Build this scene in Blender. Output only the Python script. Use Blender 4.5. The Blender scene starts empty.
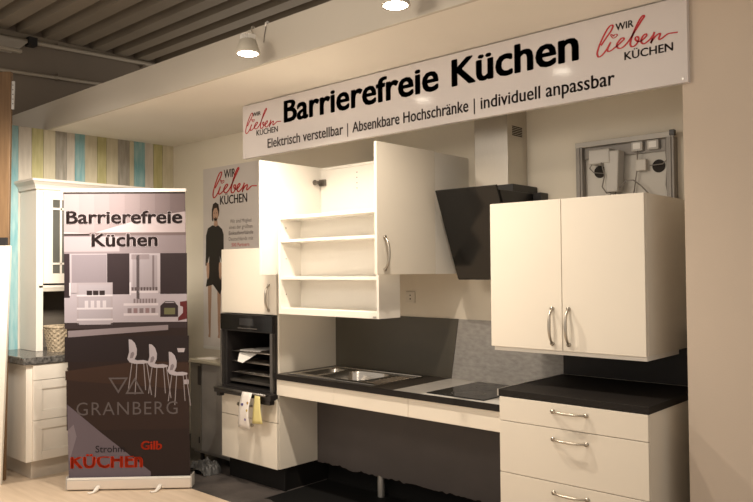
import bpy, bmesh, math, random
from mathutils import Vector, Matrix, noise
random.seed(7)
S = bpy.context.scene
COL = S.collection

# ------------------------------------------------------------------ camera
cam_d = bpy.data.cameras.new('camera'); cam = bpy.data.objects.new('camera', cam_d); COL.objects.link(cam)
cam_d.sensor_width = 36.0; cam_d.lens = 738.0129 / 753 * 36.0
cam_d.clip_start = 0.05
Rr = Vector((0.73845255, 0.67425416, -0.00831615)); Uu = Vector((0.02291703, -0.01276945, 0.99965582))
Ff = Vector((-0.6739159, 0.73838897, 0.02488153))
M = Matrix((Rr, Uu, -Ff)).transposed().to_4x4(); M.translation = (1.65024435, -3.85333039, 1.52640594)
cam.matrix_world = M
S.camera = cam
S.view_settings.view_transform = 'Standard'; S.view_settings.look = 'None'
S.view_settings.exposure = 1.15; S.view_settings.gamma = 1.0; S.view_settings.use_curve_mapping = False

# ------------------------------------------------------------------ world, lamps and added fill lights
W = bpy.data.worlds.new('showroom_ambient'); S.world = W; W.use_nodes = True
bg = W.node_tree.nodes['Background']; bg.inputs[0].default_value = (1.0, 0.875, 0.74, 1); bg.inputs[1].default_value = 0.30
WARM = (1.0, 0.855, 0.69)
def spot(name, loc, target, power, angle=120, blend=0.6, size=0.05, col=WARM):
    l = bpy.data.lights.new(name, 'SPOT'); l.energy = power; l.color = col; l.spot_size = math.radians(angle)
    l.spot_blend = blend; l.shadow_soft_size = size
    o = bpy.data.objects.new(name, l); COL.objects.link(o); o.location = loc
    o.rotation_euler = (Vector(target) - Vector(loc)).to_track_quat('-Z', 'Y').to_euler()
    return o
LAMPX = (-1.63, -0.54)
for x in LAMPX:
    spot('downlight_beam', (x, -1.31, 2.70), (x, -1.31, 0), {-1.63: 70, -0.54: 29}[x], 140, 0.8, 0.035)
spot('track_beam', (-2.1, -2.15, 2.85), (-4.4, -1.1, 1.45), 290, 52, 0.9, 0.25, (1.0, 0.90, 0.77))
spot('track_beam', (-1.6, -3.2, 3.3), (-3.3, -1.2, 0.6), 60, 70, 0.8, 0.2)
spot('added_fill', (-0.95, -3.6, 2.65), (-0.9, 0, 1.95), 34, 80, 0.8, 0.35)  # added frontal fill to brighten the niche wall, not a real lamp
spot('added_fill', (1.3, -3.3, 3.6), (0.7, -0.4, 1.0), 6, 70, 0.8, 0.25)  # added fill that lights the pier
spot('added_fill', (-0.5, -2.8, 2.6), (-3.85, 0.1, 1.75), 95, 34, 0.9, 0.25)  # added fill that lifts the poster wall and planks
spot('added_bounce', (-1.6, -3.2, 3.65), (-1.6, -3.2, 0), 200, 75, 0.6, 0.10)  # added light: bounce off the floor brightens deck and fascia
spot('added_bounce', (-4.2, -3.4, 3.65), (-4.2, -3.4, 0), 150, 75, 0.6, 0.10)  # second added light for floor bounce

# ------------------------------------------------------------------ materials
MATS = {}
def mat(name, col, rough=0.5, metal=0.0, var=0.0, scale=8.0, bump=0.0, bscale=60.0, coat=0.0, emit=None, stretch=None, spec=0.5, col2=None):
    if name in MATS: return MATS[name]
    m = bpy.data.materials.new(name); m.use_nodes = True; nt = m.node_tree; b = nt.nodes['Principled BSDF']
    b.inputs['Base Color'].default_value = (*col, 1); b.inputs['Roughness'].default_value = rough
    b.inputs['Metallic'].default_value = metal; b.inputs['Coat Weight'].default_value = coat; b.inputs['Specular IOR Level'].default_value = spec
    tc = nt.nodes.new('ShaderNodeTexCoord'); mp = nt.nodes.new('ShaderNodeMapping'); nt.links.new(tc.outputs['Object'], mp.inputs[0])
    if stretch: mp.inputs['Scale'].default_value = stretch
    if var or col2:
        n = nt.nodes.new('ShaderNodeTexNoise'); n.inputs['Scale'].default_value = scale; n.inputs['Detail'].default_value = 6
        nt.links.new(mp.outputs[0], n.inputs['Vector'])
        r = nt.nodes.new('ShaderNodeValToRGB'); r.color_ramp.elements[0].position = 0.3; r.color_ramp.elements[1].position = 0.7
        c2 = col2 or tuple(min(1, c * (1 + var)) for c in col)
        c1 = col if col2 else tuple(c * (1 - var) for c in col)
        r.color_ramp.elements[0].color = (*c1, 1); r.color_ramp.elements[1].color = (*c2, 1)
        nt.links.new(n.outputs['Fac'], r.inputs[0]); nt.links.new(r.outputs[0], b.inputs['Base Color'])
    if bump:
        n2 = nt.nodes.new('ShaderNodeTexNoise'); n2.inputs['Scale'].default_value = bscale; n2.inputs['Detail'].default_value = 4
        nt.links.new(mp.outputs[0], n2.inputs['Vector'])
        bp = nt.nodes.new('ShaderNodeBump'); bp.inputs['Strength'].default_value = bump; bp.inputs['Distance'].default_value = 0.01
        nt.links.new(n2.outputs['Fac'], bp.inputs['Height']); nt.links.new(bp.outputs[0], b.inputs['Normal'])
    if emit:
        b.inputs['Emission Color'].default_value = (*col, 1); b.inputs['Emission Strength'].default_value = emit
    MATS[name] = m
    return m

CREAM = mat('cream_lacquer', (0.76, 0.71, 0.62), 0.38, var=0.012, scale=3)
WHITEB = mat('white_board', (0.80, 0.77, 0.71), 0.42, var=0.01, scale=3)
WALL = mat('cream_wall_paint', (0.76, 0.705, 0.60), 0.75, var=0.02, scale=2, bump=0.05, bscale=120)
PIER = mat('beige_wall_paint', (0.56, 0.48, 0.40), 0.75, var=0.02, scale=2, bump=0.05, bscale=120)
CEIL = mat('cream_ceiling_paint', (0.60, 0.56, 0.49), 0.7, var=0.015, scale=2)
CEIL_LIT = mat('cream_ceiling_paint_lit', (0.86, 0.82, 0.75), 0.7, var=0.015, scale=2)  # fascia paint lightened for the inner ceiling: bounce light put into the colour
BLACKTOP = mat('black_worktop', (0.014, 0.012, 0.011), 0.55, var=0.2, scale=90, spec=0.2)
CONC = mat('concrete_laminate', (0.30, 0.285, 0.27), 0.5, col2=(0.42, 0.405, 0.385), scale=22, stretch=(1, 1, 2.2), bump=0.06, bscale=80)
CONCW = mat('light_grey_worktop', (0.50, 0.485, 0.46), 0.35, col2=(0.56, 0.545, 0.52), scale=18)
DARKW = mat('dark_brown_worktop', (0.045, 0.037, 0.030), 0.4, var=0.12, scale=30)
OLIVE = mat('dark_olive_panel', (0.085, 0.076, 0.058), 0.4, var=0.05, scale=4)
DARKP = mat('dark_grey_panel', (0.075, 0.064, 0.062), 0.6, var=0.06, scale=5)
PLINTH = mat('black_plinth', (0.007, 0.0065, 0.0065), 0.7, var=0.1, spec=0.2)
STEEL = mat('brushed_steel', (0.55, 0.52, 0.48), 0.28, 1.0, var=0.04, scale=30, stretch=(1, 1, 12))
STEELD = mat('satin_nickel', (0.50, 0.46, 0.40), 0.33, 1.0)
CHIM = mat('chimney_steel', (0.60, 0.57, 0.52), 0.38, 1.0, var=0.03, scale=30, stretch=(14, 14, 1))
SINKS = mat('sink_steel', (0.58, 0.55, 0.51), 0.22, 1.0)
ALU = mat('aluminium', (0.68, 0.66, 0.63), 0.35, 0.8)
BGLASS = mat('black_glass', (0.010, 0.010, 0.010), 0.12, spec=0.35)
BMETAL = mat('black_metal', (0.016, 0.014, 0.014), 0.4)
GREYP = mat('grey_plastic', (0.50, 0.48, 0.45), 0.45)
LGREY = mat('light_grey_plate', (0.60, 0.57, 0.52), 0.5)
FRAMEG = mat('grey_steel_profile', (0.26, 0.24, 0.22), 0.5, 0.3)
HOLE = mat('dark_opening', (0.02, 0.015, 0.012), 0.8)
CABLE = mat('grey_cable', (0.22, 0.20, 0.18), 0.5)
WPLAST = mat('white_plastic', (0.82, 0.80, 0.76), 0.4)
SIGN = mat('white_sign_board', (0.64, 0.605, 0.60), 0.12, spec=0.3)
INK = mat('black_print', (0.018, 0.014, 0.013), 0.4)
INKG = mat('charcoal_print', (0.07, 0.055, 0.05), 0.45)
RED = mat('red_print', (0.45, 0.012, 0.02), 0.45)
SHAK = mat('ivory_lacquer', (0.74, 0.69, 0.62), 0.4, var=0.01, scale=3)
GRANITE = mat('dark_granite', (0.025, 0.023, 0.022), 0.2, col2=(0.16, 0.15, 0.14), scale=45)
WICKER = mat('wicker', (0.42, 0.34, 0.24), 0.7, var=0.35, scale=60)
DECKM = mat('ribbed_steel_deck', (0.28, 0.235, 0.18), 0.6, var=0.05, scale=3)
BULK = mat('dark_bulkhead_paint', (0.23, 0.19, 0.15), 0.7, var=0.06, scale=2)
FLOORW = mat('pale_wood_floor', (0.55, 0.44, 0.33), 0.4, col2=(0.66, 0.54, 0.42), scale=5, stretch=(0.5, 5, 1))
SLATE = mat('dark_slate_floor', (0.025, 0.022, 0.022), 0.5, col2=(0.11, 0.096, 0.09), scale=3.2, bump=0.12, bscale=25)
BROWNW = mat('brown_wood', (0.15, 0.085, 0.04), 0.5, col2=(0.21, 0.125, 0.06), scale=7, stretch=(8, 8, 0.6))
WHITEW = mat('white_painted_wood', (0.80, 0.77, 0.70), 0.45, var=0.02)
LENS = mat('lamp_lens', (1.0, 0.9, 0.74), 0.5, emit=14)
GLASSD = mat('cabinet_glass', (0.10, 0.10, 0.09), 0.08, spec=0.5)
NICHE = mat('dark_niche_board', (0.13, 0.11, 0.09), 0.7)

# ------------------------------------------------------------------ mesh helpers
class MB:
    def __init__(s): s.v = []; s.f = []; s.m = []; s.mi = 0
    def add(s, vs, fs):
        o = len(s.v); s.v += [tuple(p) for p in vs]; s.f += [tuple(i + o for i in f) for f in fs]; s.m += [s.mi] * len(fs); return s
    def box(s, x0, x1, y0, y1, z0, z1):
        x0, x1 = min(x0, x1), max(x0, x1); y0, y1 = min(y0, y1), max(y0, y1); z0, z1 = min(z0, z1), max(z0, z1)
        return s.add([(x, y, z) for x in (x0, x1) for y in (y0, y1) for z in (z0, z1)],
                     [(0, 1, 3, 2), (4, 6, 7, 5), (0, 4, 5, 1), (2, 3, 7, 6), (0, 2, 6, 4), (1, 5, 7, 3)])
    def hexa(s, b, t):   # four bottom, four top corners
        return s.add(list(b) + list(t), [(3, 2, 1, 0), (4, 5, 6, 7)] + [(i, (i + 1) % 4, 4 + (i + 1) % 4, 4 + i) for i in range(4)])
    def tube(s, pts, r, n=8, cap=True):
        pts = [Vector(p) for p in pts]; rs = r if isinstance(r, (list, tuple)) else [r] * len(pts)
        t0 = (pts[1] - pts[0]).normalized(); up = Vector((0, 0, 1)) if abs(t0.z) < 0.9 else Vector((1, 0, 0))
        a = t0.cross(up).normalized(); vs = []
        for i, p in enumerate(pts):
            t = (pts[min(i + 1, len(pts) - 1)] - pts[max(i - 1, 0)]).normalized()
            a = (a - t * a.dot(t)).normalized(); b = t.cross(a)
            vs += [p + (a * math.cos(2 * math.pi * k / n) + b * math.sin(2 * math.pi * k / n)) * rs[i] for k in range(n)]
        fs = [(i * n + k, i * n + (k + 1) % n, (i + 1) * n + (k + 1) % n, (i + 1) * n + k) for i in range(len(pts) - 1) for k in range(n)]
        if cap: fs += [tuple(range(n))[::-1], tuple((len(pts) - 1) * n + k for k in range(n))]
        return s.add(vs, fs)
    def cyl(s, p0, p1, r, n=20): return s.tube([p0, p1], r, n)
    def lathe(s, c, prof, n=24):  # profile of (r, z) about a vertical axis
        vs = [(c[0] + r * math.cos(2 * math.pi * k / n), c[1] + r * math.sin(2 * math.pi * k / n), c[2] + z) for r, z in prof for k in range(n)]
        fs = [(i * n + k, i * n + (k + 1) % n, (i + 1) * n + (k + 1) % n, (i + 1) * n + k) for i in range(len(prof) - 1) for k in range(n)]
        return s.add(vs, fs + [tuple(range(n))[::-1], tuple((len(prof) - 1) * n + k for k in range(n))])
    def poly(s, pts): return s.add(pts, [tuple(range(len(pts)))])
    def build(s, name, mats, parent=None, bevel=0.0, smooth=False, local=False):
        me = bpy.data.meshes.new(name); vs = s.v
        org = Vector((0, 0, 0))
        if parent is not None and not local:
            org = Vector(parent['_o'])
        elif parent is None:
            xs = [p[0] for p in vs]; ys = [p[1] for p in vs]; zs = [p[2] for p in vs]
            org = Vector(((min(xs) + max(xs)) / 2, (min(ys) + max(ys)) / 2, min(zs)))
        me.from_pydata([(p[0] - org.x, p[1] - org.y, p[2] - org.z) for p in vs], [], s.f)
        for m in (mats if isinstance(mats, (list, tuple)) else [mats]): me.materials.append(m)
        me.polygons.foreach_set('material_index', s.m)
        if smooth: me.polygons.foreach_set('use_smooth', [True] * len(me.polygons))
        me.update(); o = bpy.data.objects.new(name, me); COL.objects.link(o)
        if parent is not None: o.parent = parent; o['_o'] = list(parent['_o'])
        else: o.location = org; o['_o'] = list(org)
        if bevel:
            md = o.modifiers.new('edge_softening', 'BEVEL'); md.width = bevel; md.segments = 2; md.limit_method = 'ANGLE'; md.angle_limit = math.radians(40)
        return o
def tag(o, label, cat, group=None):
    o['label'] = label; o['category'] = cat
    if group: o['group'] = group
    return o
def thing(name, loc, label, cat, group=None, rz=0):
    o = bpy.data.objects.new(name, None); COL.objects.link(o); o.location = loc; o.rotation_euler = (0, 0, rz); o['_o'] = list(loc); o.empty_display_size = 0.1
    return tag(o, label, cat, group)
def struct(name, mb, m, bevel=0.0, kind='structure'):
    o = mb.build(name, m, None, bevel); o['kind'] = kind; return o
def lab(o, t): o['label'] = t; return o
def bx(*a): return MB().box(*a)

def bow_handle(c, axis, L, n=(0, -1, 0), out=0.032, r=0.0072):
    """bowed bar handle; c is the centre on the front, axis its direction, n the outward normal"""
    c = Vector(c); a = Vector(axis); n = Vector(n); mb = MB(); pts = []; rs = []
    for i in range(15):
        t = -1 + 2 * i / 14
        h = 1 - abs(t) ** 3.2
        pts.append(c + a * (t * L / 2) + n * (0.003 + out * h)); rs.append(r * (0.85 + 0.35 * (1 - abs(t))))
    mb.tube(pts, rs, 10)
    for t in (-1, 1): mb.tube([c + a * (t * L / 2), c + a * (t * L / 2) + n * 0.010], 0.010, 10)
    return mb

# ------------------------------------------------------------------ lettering
_txt = {}
def text_geo(s, off=0.0, space=1.0):
    k = (s, off, space)
    if k in _txt: return _txt[k]
    cu = bpy.data.curves.new('lettering', 'FONT'); cu.body = s; cu.offset = off; cu.space_character = space; cu.resolution_u = 3
    o = bpy.data.objects.new('lettering', cu); COL.objects.link(o)
    dg = bpy.context.evaluated_depsgraph_get(); me = o.evaluated_get(dg).to_mesh()
    vs = [(v.co.x, v.co.y) for v in me.vertices]; fs = [tuple(p.vertices) for p in me.polygons]
    o.evaluated_get(dg).to_mesh_clear(); bpy.data.objects.remove(o); bpy.data.curves.remove(cu)
    _txt[k] = (vs, fs); return _txt[k]
def put_text(mb, s, u0, u1, base, cap, P, off=0.0, space=1.0, xh=None):
    """text from u0 to u1, on a baseline, with the given capital height; P maps (u, v) to space"""
    vs, fs = text_geo(s, off, space)
    hv, _ = text_geo('H', off)
    b0 = min(v for _, v in hv); b1 = max(v for _, v in hv)
    a0 = min(u for u, _ in vs); a1 = max(u for u, _ in vs)
    if xh:   # raise the small letters to xh of the capitals
        x_ = max(v for _, v in text_geo('x', off)[0]); H = b1 - b0; r = (x_ - b0) / H
        def rm(v):
            q = (v - b0) / H
            if 0 <= q <= r: q = q / r * xh
            elif r < q < 1: q = xh + (q - r) / (1 - r) * (1 - xh)
            return b0 + q * H
        vs = [(u, rm(v)) for u, v in vs]
    mb.add([P(u0 + (u - a0) / (a1 - a0) * (u1 - u0), base + (v - b0) / (b1 - b0) * cap) for u, v in vs], fs)
def put_bold(mb, s, u0, u1, base, cap, P, w, space=1.0, n=3, xh=None):
    """heavy lettering: the outline thickened by w, kept inside the same box"""
    k = 0
    for i in range(-n, n + 1):
        for j in (-1, 0, 1):
            if abs(j) == 1 and abs(i) == n: continue
            k += 1; du, dv = i / n * w, j * w * 0.45
            put_text(mb, s, u0 + w + du, u1 - w + du, base + w * .45 + dv, cap - w * .9, lambda u, v, k=k: P(u, v), 0.0, space, xh)
def catmull(p, n=8):
    q = [p[0]] + list(p) + [p[-1]]; out = []
    for i in range(1, len(q) - 2):
        for k in range(n):
            t = k / n
            out.append(tuple(0.5 * (2 * q[i][j] + (q[i + 1][j] - q[i - 1][j]) * t + (2 * q[i - 1][j] - 5 * q[i][j] + 4 * q[i + 1][j] - q[i + 2][j]) * t * t
                       + (3 * q[i][j] - q[i - 1][j] - 3 * q[i + 1][j] + q[i + 2][j]) * t ** 3) for j in range(2)))
    return out + [tuple(p[-1])]
def ribbon(mb, pts, w, P, taper=True):
    n = len(pts); L = []; R = []
    for i, p in enumerate(pts):
        a = pts[max(i - 1, 0)]; b = pts[min(i + 1, n - 1)]; dx, dy = b[0] - a[0], b[1] - a[1]; d = math.hypot(dx, dy) or 1
        ww = w * (0.62 + 0.55 * abs(dy) / d) / 2
        L.append(P(p[0] - dy / d * ww, p[1] + dx / d * ww)); R.append(P(p[0] + dy / d * ww, p[1] - dx / d * ww))
    for i in range(n - 1): mb.add([R[i], R[i + 1], L[i + 1], L[i]], [(0, 1, 2, 3)])
LIEBEN = [[(0.052, 0.356), (0.091, 0.473), (0.133, 0.603), (0.178, 0.733), (0.201, 0.829), (0.211, 0.904), (0.193, 0.945), (0.164, 0.911), (0.128, 0.808), (0.076, 0.596), (0.031, 0.37), (0.005, 0.192), (0.0, 0.089), (0.016, 0.0), (0.047, 0.007), (0.081, 0.068), (0.123, 0.178), (0.157, 0.308), (0.18, 0.397)], [(0.18, 0.397), (0.157, 0.288), (0.138, 0.192), (0.138, 0.137), (0.151, 0.103), (0.185, 0.123), (0.225, 0.178), (0.279, 0.26), (0.329, 0.349), (0.35, 0.397), (0.342, 0.438), (0.316, 0.438), (0.282, 0.363), (0.258, 0.274), (0.264, 0.178), (0.295, 0.13), (0.334, 0.144), (0.379, 0.226), (0.426, 0.356), (0.483, 0.555), (0.533, 0.726), (0.572, 0.863), (0.603, 0.959), (0.603, 1.0), (0.585, 1.0), (0.551, 0.911), (0.509, 0.733), (0.467, 0.514), (0.436, 0.308), (0.428, 0.192), (0.441, 0.11), (0.467, 0.096), (0.499, 0.137), (0.525, 0.226), (0.533, 0.315), (0.52, 0.377), (0.496, 0.37), (0.493, 0.301), (0.517, 0.233), (0.551, 0.212), (0.595, 0.267), (0.627, 0.336), (0.629, 0.39), (0.611, 0.404), (0.582, 0.349), (0.564, 0.247), (0.569, 0.158), (0.598, 0.11), (0.637, 0.151), (0.681, 0.233), (0.713, 0.336), (0.726, 0.411)], [(0.726, 0.411), (0.71, 0.288), (0.695, 0.171), (0.679, 0.082), (0.702, 0.178), (0.739, 0.267), (0.775, 0.322), (0.794, 0.315), (0.789, 0.253), (0.778, 0.192), (0.786, 0.137), (0.817, 0.164), (0.859, 0.226), (0.896, 0.26), (0.94, 0.253), (1.0, 0.24)], [(0.178, 0.63), (0.191, 0.568), (0.214, 0.507), (0.24, 0.521), (0.264, 0.562), (0.264, 0.596), (0.245, 0.616), (0.227, 0.603), (0.219, 0.568), (0.206, 0.61), (0.188, 0.644), (0.178, 0.63)]]
def put_lieben(mb, u0, v0, u1, v1, P, w):
    for k, st in enumerate(LIEBEN):
        ribbon(mb, catmull([(u0 + x * (u1 - u0), v0 + y * (v1 - v0)) for x, y in st], 6), w * (0.55 if k == 3 else 1), lambda u, v, k=k: (lambda p: (p[0], p[1] - k * .00015, p[2]))(P(u, v)))

# ================================================================== the setting
struct('floor', bx(-5.0, 2.6, -4.6, -0.885, -0.05, 0.0), FLOORW)
struct('floor', bx(-5.0, 2.6, -0.885, 0.35, -0.05, 0.0), SLATE)
struct('wall_back', bx(-2.93, 0.56, 0.0, 0.098, 0, 2.735), WALL)
struct('wall_rear', bx(-4.62, 0.56, 0.10, 0.20, 0, 2.735), WALL)
struct('wall_right', bx(0.452, 2.4, -0.50, 0.098, 0, 2.735), PIER)
struct('trim_1', bx(-2.66, 0.451, -0.50, -0.46, 2.37, 2.735), WALL)
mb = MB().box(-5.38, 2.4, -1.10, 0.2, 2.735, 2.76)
struct('ceiling', mb, CEIL_LIT)
struct('trim_2', bx(-5.38, 2.4, -1.12, -1.10, 2.735, 2.965), CEIL)
# plank wall on the left
PY = [-2.1, -1.95, -1.80, -1.66, -1.55, -1.441, -1.358, -1.249, -1.153, -1.051, -.951, -.88, -.789, -.674, -.588, -.477, -.363, -.317, -.204, -.115, -.019, 0.0999]
PC = ['w', 'y', 'g', 'w', 'c', 'b', 'w', 'y', 'c', 'g', 'w', 'b', 'c', 'y', 'c', 'g', 'c', 'b', 'w', 'y', 'c']
PM = {'b': mat('weathered_blue_plank', (0.16, 0.36, 0.40), 0.7, col2=(0.34, 0.50, 0.50), scale=9, stretch=(4, 4, 0.6)),
      'w': mat('whitewashed_plank', (0.52, 0.47, 0.40), 0.7, col2=(0.64, 0.59, 0.51), scale=9, stretch=(4, 4, 0.6)),
      'c': mat('cream_plank', (0.52, 0.47, 0.33), 0.7, col2=(0.62, 0.56, 0.42), scale=9, stretch=(4, 4, 0.6)),
      'y': mat('yellow_green_plank', (0.42, 0.39, 0.18), 0.7, col2=(0.54, 0.50, 0.27), scale=9, stretch=(4, 4, 0.6)),
      'g': mat('grey_plank', (0.26, 0.24, 0.20), 0.7, col2=(0.40, 0.37, 0.32), scale=9, stretch=(4, 4, 0.6))}
mb = MB(); keys = list(PM)
for i, ch in enumerate(PC):
    mb.mi = keys.index(ch); mb.box(-4.66, -4.62 + 0.002 * ((i * 7) % 3 - 1), PY[i] + 0.0015, PY[i + 1] - 0.0015, 0, 2.735)
mb.mi = 4; mb.box(-4.72, -4.65, -2.1, 0.1, 0, 2.735)
struct('wall_left', mb, [PM[k] for k in keys])
# dark upper part: bulkhead and ribbed deck
struct('wall_far', bx(-5.5, -5.4, -3.2, 1.2, 2.40, 3.90), BULK)
mb = MB(); y = -1.305 - 0.24 * 14; per = 0.24; prof = []
while y < 1.0:
    prof += [(y, 3.75), (y + 0.125, 3.75), (y + 0.16, 3.88), (y + 0.215, 3.88)]; y += per
n = len(prof)
vs = [(-5.45, a, b) for a, b in prof] + [(2.5, a, b) for a, b in prof] + [(-5.45, a, b + 0.01) for a, b in prof] + [(2.5, a, b + 0.01) for a, b in prof]
mb.add(vs, [(i, i + 1, n + i + 1, n + i) for i in range(n - 1)] + [(2 * n + i, 3 * n + i, 3 * n + i + 1, 2 * n + i + 1) for i in range(n - 1)])
struct('ceiling', mb, DECKM)
struct('trim_3', bx(-5.4, -5.36, -3.2, 1.2, 3.70, 3.75), mat('grey_brown_steel', (0.24, 0.20, 0.15), 0.6))

# ================================================================== clamp spotlights and things on the ceiling
for i, x in enumerate(LAMPX[:2]):
    t = thing('clamp_spotlight', (x, -1.31, 2.735), ['round white clamp spotlight on the fascia beside the cable hook', 'round white clamp spotlight on the fascia away from the cable hook'][i], 'spotlight', 'spotlights on the fascia')
    c = (x, -1.31, 2.735)
    MB().lathe(c, [(0.058, 0.0), (0.068, 0.0), (0.069, 0.006), (0.060, 0.030), (0.046, 0.075), (0.040, 0.080)], 32).build('housing', mat('beige_lamp_housing', (0.56, 0.52, 0.44), 0.5), t, smooth=True)
    lab(MB().lathe((x, -1.31, 2.7355), [(0.0575, 0.0), (0.05, -0.004), (0.02, -0.007)], 32).build('lens', LENS, t, smooth=True), 'glowing lens')
    mb = MB()
    for k in range(9):
        u = -0.036 + k * 0.009; w = math.sqrt(0.042 ** 2 - u * u); mb.box(x + u - .002, x + u + .002, -1.31 - w, -1.31 + w, 2.812, 2.84)
    mb.box(x - .03, x + .03, -1.34, -1.28, 2.806, 2.816); lab(mb.build('heat_sink', WPLAST, t), 'white finned heat sink')
    mb = MB().tube([(x, -1.29, 2.835), (x - .03, -1.26, 2.85), (x - .12, -1.18, 2.90), (x - .20, -1.13, 2.955), (x - .215, -1.112, 2.985), (x - .215, -1.10, 2.985), (x - .215, -1.085, 2.975), (x - .215, -1.085, 2.94)], 0.005, 8); mb.build('clamp_arm', CEIL, t, smooth=True)
t = thing('cable_hook', (-1.70, -1.12, 2.90), 'small white hook with a grey cable end over the top edge of the fascia', 'hook')
MB().tube([(-1.70, -1.124, 2.95), (-1.70, -1.125, 2.97), (-1.705, -1.11, 2.982), (-1.70, -1.095, 2.972), (-1.70, -1.09, 2.95)], 0.006, 6).build('hook', WPLAST, t, smooth=True)
MB().tube([(-1.70, -1.124, 2.95), (-1.715, -1.124, 2.90), (-1.722, -1.124, 2.86)], 0.003, 6).build('cable', FRAMEG, t, smooth=True)

for nm, z0, y0, y1, r, lb in (('ceiling_pipe', 3.675, -2.6, 0.7, 0.020, 'upper white pipe along the dark bulkhead under the ribbed deck'), ('ceiling_pipe', 3.375, -2.6, 0.3, 0.016, 'lower thin white pipe along the dark bulkhead')):
    t = thing(nm, (-5.34, -1.0, z0), lb, 'pipe', 'pipes on the bulkhead')
    MB().tube([(-5.34, y0, z0 - 0.05), (-5.34, -1.0, z0), (-5.34, y1, z0 + 0.055)], r, 10).build('pipe', mat('white_pipe', (0.42, 0.37, 0.30), 0.5), t, smooth=True)
    mb = MB()
    for yy in (-0.7, 0.2): mb.box(-5.405, -5.33, yy - 0.012, yy + 0.012, z0 - 0.005, z0 + 0.055)
    mb.build('bracket', BULK, t)
    if z0 > 3.5:
        lab(bx(-5.38, -5.29, -1.00, -0.92, z0 - 0.04, z0 + 0.04).build('clamp', BMETAL, t, 0.004), 'black clamp')
t = thing('ceiling_fitting', (-5.30, -1.42, 3.60), 'pale grey housing hanging on the bulkhead beside the upper pipe', 'fitting')
MB().hexa([(-5.4, -1.62, 3.53), (-5.2, -1.62, 3.53), (-5.2, -1.12, 3.55), (-5.4, -1.12, 3.55)], [(-5.4, -1.62, 3.66), (-5.25, -1.62, 3.66), (-5.25, -1.02, 3.65), (-5.4, -1.02, 3.65)]).build('housing', mat('pale_grey_metal', (0.50, 0.46, 0.40), 0.5), t, 0.008)
lab(bx(-5.24, -5.19, -1.62, -1.10, 3.515, 3.545).build('lower_rim', mat('white_pipe', (0.42, 0.37, 0.30)), t, 0.004), 'pale lower rim')

# ================================================================== long sign
BY = -0.53
t = thing('sign_board', (-1.1, BY, 2.343), 'long white sign with bold black lettering mounted above the kitchen', 'sign')
bx(-2.70, 0.487, BY, -0.501, 2.343, 2.728).build('board', SIGN, t)
P = lambda u, v: (u, BY - 0.0012, v)
for w_, a_, b_ in (('Barrierefreie', -2.240, -0.893), ('Küchen', -0.803, -0.030)):
    mb = MB(); put_bold(mb, w_, a_, b_, 2.543, 0.151, P, 0.0080, xh=0.75); mb.build('headline_word', INK, t)
for w_, a_, b_ in (('Elektrisch verstellbar', -2.416, -1.660), ('|', -1.625, -1.617), ('Absenkbare Hochschränke', -1.580, -0.690), ('|', -0.655, -0.647), ('individuell anpassbar', -0.610, 0.151)):
    mb = MB(); put_bold(mb, w_, a_, b_, 2.389, 0.065, P, 0.0016, n=1, xh=0.72); mb.build('subline_phrase' if w_ != '|' else 'divider', INKG, t)
for u0, (w0, w1, wz, wc), (l0, l1, lz0, lz1), (k0, k1, kz, kc) in (
        (0, (-2.585, -2.49, 2.635, 0.030), (-2.665, -2.268, 2.524, 2.672), (-2.540, -2.302, 2.492, 0.040)),
        (1, (0.158, 0.246, 2.643, 0.034), (0.065, 0.448, 2.537, 2.683), (0.199, 0.426, 2.495, 0.038))):
    mb = MB(); put_bold(mb, 'WIR', w0, w1, wz, wc, P, 0.0012, n=1); mb.build('logo_word', INKG, t); mb = MB(); put_bold(mb, 'KÜCHEN', k0, k1, kz, kc, P, 0.0014, n=1); mb.build('logo_word', INKG, t)
    mb = MB(); put_lieben(mb, l0, lz0, l1, lz1, P, 0.0085); lab(mb.build('logo_script', RED, t), 'red handwritten script')
mb = MB()
for u in (-2.66, -1.1, 0.465):
    for v in (2.36, 2.71): mb.cyl((u, BY + 0.001, v), (u, BY - 0.003, v), 0.005, 10)
mb.build('screw', ALU, t)

# ================================================================== poster on the wall beside the tall cabinet
QY = 0.092
t = thing('poster', (-3.68, QY, 0.82), 'tall pale grey poster of a woman in a black dress on the wall', 'poster')
bx(-4.11, -3.22, QY, 0.0995, 0.82, 2.462).build('sheet', mat('pale_grey_print', (0.62, 0.575, 0.55), 0.45), t)
bx(-4.112, -3.218, QY - 0.0005, 0.0995, 0.815, 0.845).build('lower_rail', WPLAST, t)
mb = MB(); gm = []
for k in range(8):
    f = k / 7; gm.append(mat('poster_ground_%d' % k, (0.64 + .12 * f, 0.595 + .12 * f, 0.57 + .12 * f), 0.45)); mb.mi = k
    z1 = 1.80 - k * .07; z0 = z1 - .07 if k < 7 else 0.846
    mb.poly([(-4.108, QY - .0005, z0), (-3.222, QY - .0005, z0), (-3.222, QY - .0005, z1), (-4.108, QY - .0005, z1)])
lab(mb.build('printed_ground', gm, t), 'pale lower background of the print')
P = lambda u, v: (u, QY - 0.001, v); P2 = lambda u, v: (u, QY - 0.0018, v); P3 = lambda u, v: (u, QY - 0.0026, v)
mb = MB(); put_bold(mb, 'WIR', -3.79, -3.62, 2.352, 0.075, P, .002, n=1); mb.build('logo_word', INKG, t); mb = MB(); put_bold(mb, 'KÜCHEN', -3.85, -3.455, 2.118, 0.078, P, .0025, n=1); mb.build('logo_word', INKG, t)
mb = MB(); put_lieben(mb, -3.955, 2.19, -3.32, 2.425, P2, 0.015); lab(mb.build('logo_script', mat('red_script_print', (0.50, 0.03, 0.03), 0.45), t), 'red handwritten script')
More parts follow.
